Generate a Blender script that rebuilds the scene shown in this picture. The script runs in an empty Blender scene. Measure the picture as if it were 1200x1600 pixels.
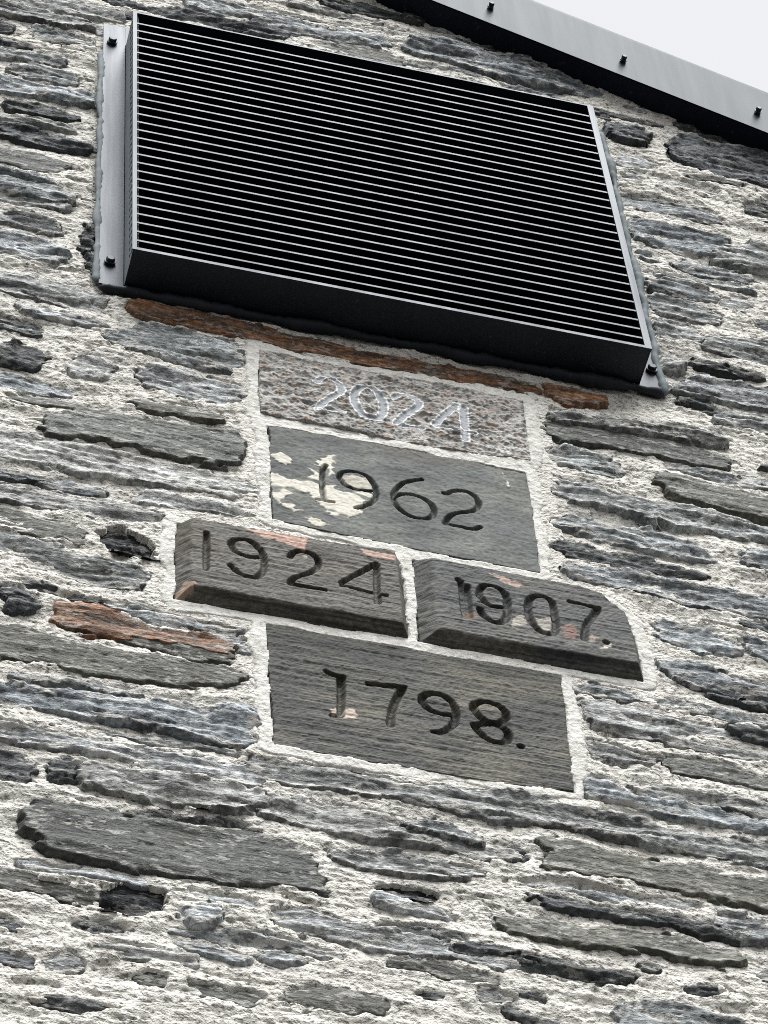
import bpy, math, random
import numpy as np
from mathutils import Matrix, Vector

random.seed(7)
RNG = np.random.default_rng(11)
scene = bpy.context.scene
ZB = 7.09                      # height of the grille's lower edge above the ground

# ------------------------------------------------------------------ camera
FPX = 5333.0
CR = np.array([[0.9668237, -0.2483538, -0.0597688],     # camera right
               [0.1749998, 0.814412, -0.5532704],       # camera down
               [0.1860832, 0.5244554, 0.8308547]])      # camera forward
CC = np.array([-0.633463, -3.087947, -5.490112])
cam = bpy.data.cameras.new('camera')
cam.sensor_fit = 'VERTICAL'
cam.sensor_height = 24.0
cam.lens = 24.0 * FPX / 1600.0
cam.clip_start = 0.05
cam.clip_end = 5000
camo = bpy.data.objects.new('camera', cam)
scene.collection.objects.link(camo)
camo.matrix_world = Matrix(((CR[0][0], -CR[1][0], -CR[2][0], CC[0]),
                            (CR[0][1], -CR[1][1], -CR[2][1], CC[1]),
                            (CR[0][2], -CR[1][2], -CR[2][2], CC[2] + ZB),
                            (0, 0, 0, 1)))
scene.camera = camo

# ------------------------------------------------------------------ light: bright overcast
SUN_EL, SUN_AZ = math.radians(64), math.radians(4)    # azimuth measured from straight out of the wall, to the right
world = bpy.data.worlds.new('World')
scene.world = world
world.use_nodes = True
wn, wl = world.node_tree.nodes, world.node_tree.links
wn.clear()
sky = wn.new('ShaderNodeTexSky')
sky.sky_type = 'NISHITA'
sky.sun_disc = False
sky.sun_elevation = SUN_EL
sky.sun_rotation = math.radians(180) - SUN_AZ
sky.dust_density = 4.0
sky.air_density = 1.0
hsv = wn.new('ShaderNodeHueSaturation')
hsv.inputs['Saturation'].default_value = 0.22
bg = wn.new('ShaderNodeBackground')
bg.inputs['Strength'].default_value = 0.15
wo = wn.new('ShaderNodeOutputWorld')
wl.new(sky.outputs[0], hsv.inputs['Color'])
cloud = wn.new('ShaderNodeMix')                 # even white cloud cover over the clear-sky gradient
cloud.data_type = 'RGBA'
cloud.inputs[0].default_value = 0.88
cloud.inputs[7].default_value = (4.38, 4.46, 4.56, 1)
wl.new(hsv.outputs[0], cloud.inputs[6])
wl.new(cloud.outputs[2], bg.inputs['Color'])
wl.new(bg.outputs[0], wo.inputs['Surface'])
sun = bpy.data.lights.new('sun', 'SUN')
sun.energy = 5.0
sun.angle = math.radians(45)
sun.color = (0.975, 0.992, 1.0)
suno = bpy.data.objects.new('sun', sun)
scene.collection.objects.link(suno)
sd_dir = Vector((math.cos(SUN_EL) * math.sin(SUN_AZ), -math.cos(SUN_EL) * math.cos(SUN_AZ), math.sin(SUN_EL)))
suno.rotation_euler = sd_dir.to_track_quat('Z', 'Y').to_euler()
suno.location = (0, -8, 20)
vs = scene.view_settings
vs.view_transform = 'Standard'
vs.look = 'None'
vs.gamma = 1.0
vs.exposure = 0.45
scene.display_settings.display_device = 'sRGB'
scene.cycles.use_denoising = False
scene.cycles.diffuse_bounces = 1
scene.cycles.filter_width = 1.0

# ------------------------------------------------------------------ node helpers
class NT:
    def __init__(s, name):
        s.m = bpy.data.materials.new(name)
        s.m.use_nodes = True
        s.n, s.l = s.m.node_tree.nodes, s.m.node_tree.links
        s.bsdf = s.n['Principled BSDF']
        s.pos = s.n.new('ShaderNodeNewGeometry').outputs['Position']
    def link(s, a, b): s.l.new(a, b)
    def val(s, sock, v):
        if isinstance(v, bpy.types.NodeSocket): s.l.new(v, sock)
        else: sock.default_value = v
    def map(s, scale, loc=(0, 0, 0)):
        k = s.n.new('ShaderNodeMapping')
        k.inputs['Scale'].default_value = scale
        k.inputs['Location'].default_value = loc
        s.l.new(s.pos, k.inputs['Vector'])
        return k.outputs[0]
    def noise(s, vec, scale, detail=6, rough=0.6, dist=0.0):
        k = s.n.new('ShaderNodeTexNoise')
        k.inputs['Scale'].default_value = scale
        k.inputs['Detail'].default_value = detail
        k.inputs['Roughness'].default_value = rough
        k.inputs['Distortion'].default_value = dist
        s.l.new(vec, k.inputs['Vector'])
        return k.outputs['Fac']
    def rng(s, v, a, b, c=0.0, d=1.0):
        k = s.n.new('ShaderNodeMapRange')
        k.interpolation_type = 'SMOOTHSTEP'
        s.val(k.inputs['Value'], v)
        for i, q in zip(('From Min', 'From Max', 'To Min', 'To Max'), (a, b, c, d)):
            k.inputs[i].default_value = q
        return k.outputs[0]
    def math(s, op, a, b=0.0):
        k = s.n.new('ShaderNodeMath'); k.operation = op
        s.val(k.inputs[0], a); s.val(k.inputs[1], b)
        return k.outputs[0]
    def mix(s, f, a, b, mode='MIX'):
        k = s.n.new('ShaderNodeMix'); k.data_type = 'RGBA'; k.blend_type = mode
        s.val(k.inputs[0], f)
        for sock, v in ((k.inputs[6], a), (k.inputs[7], b)):
            if isinstance(v, bpy.types.NodeSocket): s.l.new(v, sock)
            elif isinstance(v, (int, float)): sock.default_value = (v, v, v, 1)
            else: sock.default_value = (*v, 1)
        return k.outputs[2]
    def gray(s, v):
        k = s.n.new('ShaderNodeCombineColor')
        for i in range(3): s.l.new(v, k.inputs[i])
        return k.outputs[0]
    def attr(s, name, out='Fac'):
        k = s.n.new('ShaderNodeAttribute'); k.attribute_name = name
        return k.outputs[out]
    def bump(s, h, strength, dist):
        k = s.n.new('ShaderNodeBump')
        k.inputs['Strength'].default_value = strength
        k.inputs['Distance'].default_value = dist
        s.l.new(h, k.inputs['Height'])
        s.l.new(k.outputs[0], s.bsdf.inputs['Normal'])
    def finish(s, col, rough=0.85, spec=0.3, metal=0.0):
        s.val(s.bsdf.inputs['Base Color'], col if isinstance(col, bpy.types.NodeSocket) else (*col, 1))
        s.val(s.bsdf.inputs['Roughness'], rough)
        s.bsdf.inputs['Specular IOR Level'].default_value = spec
        s.bsdf.inputs['Metallic'].default_value = metal
        return s.m

def mat_slate(name='slate', streak=1.0, lime=1.0, grey=0.0):
    t = NT(name)
    oi = t.n.new('ShaderNodeObjectInfo')
    st = t.noise(t.map((1.0, 1.0, 6.0)), 9, 5, 0.66, 0.5)
    big = t.noise(t.map((1.0, 1.0, 2.0), (3, 1, 5)), 5, 4, 0.6)
    fine = t.noise(t.map((1, 1, 1.9)), 85, 3, 0.6)
    f1 = t.rng(st, 0.36, 0.64, 1 - 0.55 * streak, 1 + 0.5 * streak)
    f2 = t.rng(big, 0.3, 0.7, 0.78, 1.25)
    f3 = t.rng(fine, 0.34, 0.66, 0.58, 1.42)
    f = t.math('MULTIPLY', t.math('MULTIPLY', f1, f2), f3)
    c = t.mix(1.0, oi.outputs['Color'], t.gray(f), 'MULTIPLY')
    warm = t.rng(t.noise(t.map((1, 1, 3), (7, 2, 9)), 7, 5, 0.6), 0.58, 0.75, 0, 0.45)
    c = t.mix(warm, c, t.mix(1.0, c, (1.25, 0.98, 0.72), 'MULTIPLY'))
    if grey:
        gm = t.rng(t.noise(t.map((1, 1, 3), (6, 6, 1)), 18, 7, 0.7), 0.46, 0.62, 0, grey)
        c = t.mix(gm, c, t.mix(1.0, (0.15, 0.145, 0.13), t.gray(f), 'MULTIPLY'))
    # lime residue left by the pointing, thickest along the stone's edges
    e = t.attr('edge')
    ln = t.noise(t.map((1, 1, 3.2), (1, 4, 2)), 20, 5, 0.68)
    lf = t.math('ADD', ln, t.rng(e, 0.0, 0.020, 0.15 * lime, 0.0))
    lf = t.math('SUBTRACT', lf, t.rng(e, 0.001, 0.006, 0.16, 0.0))
    lf = t.math('ADD', lf, t.rng(fine, 0.4, 0.6, -0.05, 0.05))
    lm = t.rng(lf, 0.56, 0.64, 0.0, 0.88 * lime)
    c = t.mix(lm, c, (0.52, 0.50, 0.46))
    h = t.math('ADD', t.noise(t.map((1, 1, 3.6)), 32, 5, 0.68, 0.5), t.math('MULTIPLY', fine, 0.45))
    t.bump(h, 1.0, 0.0095 * (0.2 + 0.8 * streak))
    return t.finish(c, 0.72, 0.35)

def mat_mortar(name, light, mid, dark, bs, bd, speck=1.0, zs=1.25):
    t = NT(name)
    a = t.noise(t.map((1, 1, zs)), 16, 8, 0.7)
    b = t.noise(t.map((1, 1, zs)), 55, 4, 0.65)
    v = t.noise(t.map((1, 1, zs), (4, 4, 1)), 115, 2, 0.55)
    c = t.mix(t.rng(a, 0.35, 0.68), light, mid)
    c = t.mix(t.rng(b, 0.55, 0.68, 0, 0.75 * speck), c, dark)
    c = t.mix(t.rng(v, 0.58, 0.68, 0, 1.0 * speck), c, dark)
    c = t.mix(t.rng(v, 0.44, 0.32, 0, 0.6), c, (0.76, 0.74, 0.69))
    h = t.math('ADD', b, t.math('MULTIPLY', v, 0.5))
    t.bump(h, bs, bd)
    return t.finish(c, 0.95, 0.1)

def mat_date(name, base, grain_z, streak, spk=None, bumpd=0.004, olive=None):
    t = NT(name)
    st = t.noise(t.map((0.5 if grain_z > 9 else 1.0, 1.0, grain_z)), 9, 5, 0.66, 0.25)
    fine = t.noise(t.map((1, 1, 1.5)), 120, 3, 0.6)
    big = t.noise(t.map((1, 1, 1.5), (2, 2, 2)), 6, 5, 0.65)
    f = t.math('MULTIPLY', t.rng(st, 0.36, 0.64, 1 - streak, 1 + streak), t.rng(fine, 0.34, 0.66, 0.7, 1.3))
    f = t.math('MULTIPLY', f, t.rng(big, 0.3, 0.7, 0.8, 1.2))
    c = t.mix(1.0, base, t.gray(f), 'MULTIPLY')
    if olive:
        c = t.mix(t.rng(big, 0.42, 0.62, 0, 0.6), c, t.mix(1.0, olive, t.gray(f), 'MULTIPLY'))
    if spk:
        s1 = t.noise(t.map((1, 1, 2.2), (9, 1, 3)), 40, 3, 0.6)
        s2 = t.noise(t.map((1, 1, 2.2), (1, 8, 3)), 55, 3, 0.6)
        s3 = t.noise(t.map((1, 1, 2.2), (5, 8, 7)), 48, 3, 0.6)
        c = t.mix(t.rng(s1, 0.52, 0.64, 0, 0.60), c, spk[0])
        c = t.mix(t.rng(s2, 0.53, 0.64, 0, 0.7), c, spk[1])
        c = t.mix(t.rng(s3, 0.54, 0.64, 0, 0.7), c, spk[2])
    at = t.n.new('ShaderNodeAttribute'); at.attribute_name = 'patch'
    pc = t.mix(1.0, at.outputs['Color'], t.gray(t.rng(fine, 0.2, 0.8, 0.75, 1.25)), 'MULTIPLY')
    c = t.mix(at.outputs['Alpha'], c, pc)
    h = t.math('ADD', t.math('MULTIPLY', st, 1.0), t.math('MULTIPLY', fine, 0.45))
    t.bump(h, 0.8, bumpd)
    return t.finish(c, 0.75, 0.3)

def mat_paint(name, base, metal, rough, spec=0.5, runs=1.0):
    t = NT(name)
    a = t.noise(t.map((1, 1, 1)), 9, 6, 0.65)
    b = t.noise(t.map((1, 1, 1), (3, 3, 1)), 60, 5, 0.7)
    c = t.mix(t.rng(a, 0.3, 0.7), tuple(q * 0.9 for q in base), tuple(q * 1.1 for q in base))
    c = t.mix(t.rng(b, 0.60, 0.75, 0, 0.15), c, (0.35, 0.34, 0.31))
    t.bump(b, 0.05, 0.001)
    t.bsdf.inputs['Specular Tint'].default_value = (0.80, 0.90, 1.0, 1)
    run = t.noise(t.map((22, 1, 1.6), (2, 2, 5)), 1.0, 5, 0.65)          # faint run-off streaks in the coating
    return t.finish(c, t.rng(run, 0.35, 0.68, rough - 0.02 * runs, rough + 0.07 * runs), spec, metal)

M = {
    'slate': mat_slate(),
    'slate_smooth': mat_slate('slate_smooth', 0.6, 0.5),
    'slate_dark': mat_slate('slate_dark', 1.0, 0.4),
    'slate_rust': mat_slate('slate_rust', 1.0, 0.45, 0.75),
    'mortar': mat_mortar('lime_mortar', (0.66, 0.638, 0.582), (0.50, 0.478, 0.425), (0.13, 0.125, 0.112), 1.0, 0.010, 0.85),
    'pointing': mat_mortar('fresh_pointing', (0.62, 0.607, 0.565), (0.51, 0.495, 0.452), (0.25, 0.24, 0.22), 1.0, 0.005, 0.5, 1.0),
    'd2024': mat_date('riven_slate', (0.31, 0.30, 0.28), 3, 0.3, ((0.33, 0.19, 0.11), (0.13, 0.136, 0.14), (0.50, 0.485, 0.44)), 0.005),
    'd1962': mat_date('grey_green_slate', (0.066, 0.073, 0.067), 2.5, 0.34, None, 0.0012, (0.105, 0.103, 0.086)),
    'd1924': mat_date('brown_grey_slate', (0.086, 0.075, 0.060), 26, 0.6, None, 0.0034, (0.060, 0.060, 0.054)),
    'd1907': mat_date('dark_grey_slate', (0.054, 0.056, 0.053), 26, 0.5, None, 0.003, (0.082, 0.075, 0.061)),
    'd1798': mat_date('olive_slate', (0.044, 0.044, 0.038), 26, 0.65, None, 0.0034, (0.096, 0.085, 0.060)),
    'paint': mat_paint('grey_coated_metal', (0.011, 0.0135, 0.019), 0.0, 0.45, 0.23),
    'flash': mat_paint('verge_coated_metal', (0.036, 0.041, 0.046), 0.0, 0.50, 0.115, 0.3),
    'dark': mat_paint('shaded_metal', (0.007, 0.009, 0.015), 0.0, 0.6, 0.1),  # shade of undersides and the vent's inside, put into the colour
    'perf': mat_paint('lit_perforated_metal', (0.20, 0.225, 0.245), 0.0, 0.6, 0.2),  # lighter copy of the vent coating, so the perforated side looks lit
    'bolt': mat_paint('bolt_metal', (0.03, 0.033, 0.037), 0.2, 0.45, 0.2),
    'seal': mat_paint('sealant_grey', (0.13, 0.15, 0.155), 0.0, 0.7, 0.15),
    'sealdark': mat_paint('sealant_black', (0.02, 0.022, 0.027), 0.0, 0.5, 0.15),
}
def mat_core():
    t = NT('rubble_face')                    # far courses, past what the photograph shows
    a = t.noise(t.map((2.2, 1, 15)), 1.9, 5, 0.6, 0.3)
    b = t.noise(t.map((1, 1, 4)), 20, 5, 0.65)
    stone = t.mix(1.0, (0.22, 0.235, 0.245), t.gray(t.rng(b, 0.35, 0.65, 0.55, 1.4)), 'MULTIPLY')
    joint = t.mix(1.0, (0.60, 0.58, 0.53), t.gray(t.rng(b, 0.35, 0.65, 0.75, 1.15)), 'MULTIPLY')
    c = t.mix(t.rng(a, 0.50, 0.53), stone, joint)
    t.bump(t.math('ADD', t.math('MULTIPLY', t.rng(a, 0.49, 0.53, 1, 0), 0.6), b), 1.0, 0.01)
    return t.finish(c, 0.9, 0.2)
M['core'] = mat_core()
def mat_ground():
    t = NT('asphalt')
    c = t.mix(t.noise(t.map((1, 1, 1)), 3, 8, 0.7), (0.03, 0.03, 0.03), (0.06, 0.058, 0.055))
    return t.finish(c, 0.9, 0.2)
M['ground'] = mat_ground()
def mat_roof():
    t = NT('roof_slates')
    c = t.mix(t.noise(t.map((1, 1, 1)), 4, 6, 0.6), (0.06, 0.065, 0.07), (0.12, 0.125, 0.13))
    return t.finish(c, 0.7, 0.3)
M['roof'] = mat_roof()

# ------------------------------------------------------------------ object helpers
COL = scene.collection
def empty(name, loc=(0, 0, 0)):
    o = bpy.data.objects.new(name, None)
    o.empty_display_size = 0.1
    COL.objects.link(o)
    o.location = loc
    return o
def tag(o, label=None, cat=None, group=None, kind=None):
    for k, v in (('label', label), ('category', cat), ('group', group), ('kind', kind)):
        if v: o[k] = v
    return o
def put(name, me, mat, parent=None, loc=(0, 0, 0)):
    o = bpy.data.objects.new(name, me)
    if mat is not None and not me.materials: me.materials.append(mat)
    COL.objects.link(o)
    if parent is not None:
        o.parent = parent
        loc = Vector(loc) - parent.location
    o.location = loc
    return o
def raw_mesh(name, co, quads, smooth=True, attrs=None, cols=None):
    """co (n,3), quads (m,4) -> mesh, fast"""
    me = bpy.data.meshes.new(name)
    nv, nf = len(co), len(quads)
    me.vertices.add(nv)
    me.vertices.foreach_set('co', np.ascontiguousarray(co, np.float32).ravel())
    me.loops.add(nf * 4)
    me.loops.foreach_set('vertex_index', np.ascontiguousarray(quads, np.int32).ravel())
    me.polygons.add(nf)
    me.polygons.foreach_set('loop_start', np.arange(0, nf * 4, 4, dtype=np.int32))
    me.polygons.foreach_set('loop_total', np.full(nf, 4, np.int32))
    me.polygons.foreach_set('use_smooth', np.full(nf, smooth, bool))
    for k, v in (attrs or {}).items():
        a = me.attributes.new(k, 'FLOAT', 'POINT')
        a.data.foreach_set('value', np.ascontiguousarray(v, np.float32))
    for k, v in (cols or {}).items():
        a = me.attributes.new(k, 'FLOAT_COLOR', 'POINT')
        a.data.foreach_set('color', np.ascontiguousarray(v, np.float32).ravel())
    me.update(calc_edges=True)
    return me
def grid_mesh(name, X, Z, H, cellmask, attrs=None, cols=None, org=(0, 0)):
    """height field patch: X (nx), Z (nz), H[nz,nx]; faces look out of the wall (-y)"""
    nz, nx = H.shape
    j, i = np.nonzero(cellmask)
    q = np.stack([j * nx + i, j * nx + i + 1, (j + 1) * nx + i + 1, (j + 1) * nx + i], 1)
    return compact(name, X, Z, H, q, attrs, cols, org)
def compact(name, X, Z, H, q, attrs, cols, org):
    nz, nx = H.shape
    used, inv = np.unique(q.ravel(), return_inverse=True)
    jj, ii = used // nx, used % nx
    co = np.stack([X[ii] - org[0], -H.ravel()[used], Z[jj] - org[1]], 1)
    a = {k: v.ravel()[used] for k, v in (attrs or {}).items()}
    c = {k: v.reshape(-1, 4)[used] for k, v in (cols or {}).items()}
    return raw_mesh(name, co, inv.reshape(-1, 4), True, a, c)

class MB:
    """small mesh builder for boxes, prisms and tubes"""
    def __init__(s): s.v, s.f = [], []
    def add(s, vs, fs):
        o = len(s.v); s.v += [tuple(map(float, q)) for q in vs]
        s.f += [tuple(o + k for k in f) for f in fs]
        return s
    def box(s, a, b):
        (x0, y0, z0), (x1, y1, z1) = a, b
        return s.add([(x0, y0, z0), (x1, y0, z0), (x1, y1, z0), (x0, y1, z0), (x0, y0, z1), (x1, y0, z1), (x1, y1, z1), (x0, y1, z1)],
                     [(0, 3, 2, 1), (4, 5, 6, 7), (0, 1, 5, 4), (1, 2, 6, 5), (2, 3, 7, 6), (3, 0, 4, 7)])
    def prism(s, prof, o, eu, ev, ew, w0, w1):
        """profile (u,v) swept along ew"""
        o, eu, ev, ew = map(Vector, (o, eu, ev, ew)); n = len(prof)
        vs = [o + eu * u + ev * v + ew * w for w in (w0, w1) for u, v in prof]
        fs = [(k, (k + 1) % n, n + (k + 1) % n, n + k) for k in range(n)] + [tuple(range(n))[::-1], tuple(range(n, 2 * n))]
        return s.add(vs, fs)
    def ring(s, c, ax, rings, n):
        """solid of revolution: rings of (distance along ax, radius)"""
        ax = Vector(ax).normalized(); u = ax.orthogonal().normalized(); w = ax.cross(u); c = Vector(c)
        vs = [c + ax * d + (u * math.cos(2 * math.pi * k / n) + w * math.sin(2 * math.pi * k / n)) * r for d, r in rings for k in range(n)]
        fs = [(a * n + k, a * n + (k + 1) % n, (a + 1) * n + (k + 1) % n, (a + 1) * n + k) for a in range(len(rings) - 1) for k in range(n)]
        fs += [tuple(range(n))[::-1], tuple(range((len(rings) - 1) * n, len(rings) * n))]
        return s.add(vs, fs)
    def mesh(s, name, smooth=False):
        me = bpy.data.meshes.new(name)
        me.from_pydata(s.v, [], s.f)
        import bmesh
        bm = bmesh.new(); bm.from_mesh(me); bmesh.ops.recalc_face_normals(bm, faces=bm.faces); bm.to_mesh(me); bm.free()
        if smooth: me.polygons.foreach_set('use_smooth', np.full(len(me.polygons), True))
        me.update()
        return me

# ------------------------------------------------------------------ wall plane <-> photograph
def unproj(p, h=0.0):
    """point of the wall (x, z above grille foot) seen at photograph position p, on the plane h metres proud"""
    d = CR.T @ np.array([(p[0] - 600) / FPX, (p[1] - 800) / FPX, 1.0])
    t = (-h - CC[1]) / d[1]
    q = CC + t * d
    return (q[0], q[2])
def proj(X, Z, h=0.0):
    P = np.stack([X - CC[0], np.full_like(X, -h - CC[1]), Z - CC[2]])
    q = np.tensordot(CR, P, 1)
    return 600 + FPX * q[0] / q[2], 800 + FPX * q[1] / q[2]
REG = {'A': (0, 0, 3), 'B': (400, 0, 3), 'C': (800, 0, 3), 'D': (0, 533, 3), 'E': (400, 533, 3), 'F': (800, 533, 3),
       'G': (0, 1066, 3), 'H': (400, 1066, 3), 'I': (800, 1066, 3), 'P': (0, 0, 1),
       'k1': (480, 1020, 5), 'k2': (640, 1060, 5), 'k3': (260, 790, 5), 'k4': (420, 830, 5), 'k5': (630, 850, 5),
       'k6': (800, 880, 5), 'k7': (400, 650, 5), 'k8': (620, 690, 5), 'z5': (380, 530, 4.615), 'z6': (620, 560, 4.615)}
def px(reg, pts):
    ox, oy, s = REG[reg]
    return [(ox + p[0] / s, oy + p[1] / s) for p in pts]

def gn(shape, step, lx, lz, rng=RNG, stepz=None):
    """smooth random field, unit variance, correlation lengths lx, lz (metres)"""
    nz, nx = shape
    w = rng.standard_normal((nz, nx)).astype(np.float32)
    kz = np.fft.fftfreq(nz, stepz or step)[:, None] * 2 * np.pi
    kx = np.fft.rfftfreq(nx, step)[None, :] * 2 * np.pi
    f = np.fft.irfft2(np.fft.rfft2(w) * np.exp(-((kx * lx) ** 2 + (kz * lz) ** 2) / 4), s=(nz, nx))
    return (f / (f.std() + 1e-12)).astype(np.float32)
def terrace(n, k, sharp=0.75):
    q = n * k
    fl = np.floor(q)
    t = np.clip((q - fl - sharp) / (1 - sharp), 0, 1)
    return (fl + t * t * (3 - 2 * t)) / k
def sstep(x): x = np.clip(x, 0, 1); return x * x * (3 - 2 * x)
def poly_sd(px_, pz_, poly):
    """signed distance to a closed polygon, positive inside"""
    P = np.asarray(poly, np.float32); Q = np.roll(P, -1, 0)
    best = np.full(px_.shape, 1e9, np.float32); ins = np.zeros(px_.shape, bool)
    for (x0, z0), (x1, z1) in zip(P, Q):
        dx, dz = x1 - x0, z1 - z0
        t = np.clip(((px_ - x0) * dx + (pz_ - z0) * dz) / (dx * dx + dz * dz + 1e-12), 0, 1)
        best = np.minimum(best, (px_ - x0 - t * dx) ** 2 + (pz_ - z0 - t * dz) ** 2)
        c = (z0 > pz_) != (z1 > pz_)
        with np.errstate(divide='ignore', invalid='ignore'):
            ins ^= c & (px_ < (x1 - x0) * (pz_ - z0) / (z1 - z0 + 1e-12) + x0)
    return np.where(ins, 1, -1) * np.sqrt(best)
def line_d(px_, pz_, pts):
    best = np.full(px_.shape, 1e9, np.float32)
    if len(pts) == 1: return np.hypot(px_ - pts[0][0], pz_ - pts[0][1])
    for (x0, z0), (x1, z1) in zip(pts[:-1], pts[1:]):
        dx, dz = x1 - x0, z1 - z0
        t = np.clip(((px_ - x0) * dx + (pz_ - z0) * dz) / (dx * dx + dz * dz + 1e-12), 0, 1)
        best = np.minimum(best, (px_ - x0 - t * dx) ** 2 + (pz_ - z0 - t * dz) ** 2)
    return np.sqrt(best)
def chaikin(p, closed=True, n=1):
    p = np.asarray(p, float)
    for _ in range(n):
        if closed:
            q = np.roll(p, -1, 0)
            p = np.stack([p * .75 + q * .25, p * .25 + q * .75], 1).reshape(-1, 2)
        else:
            m = np.stack([p[:-1] * .75 + p[1:] * .25, p[:-1] * .25 + p[1:] * .75], 1).reshape(-1, 2)
            p = np.concatenate([p[:1], m, p[-1:]])
    return p

# rake of the gable under the verge, on the wall plane: z = RZ - RS * (x - RX)
RX, RZ, RS = 0.706, 1.458, 0.4455

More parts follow.
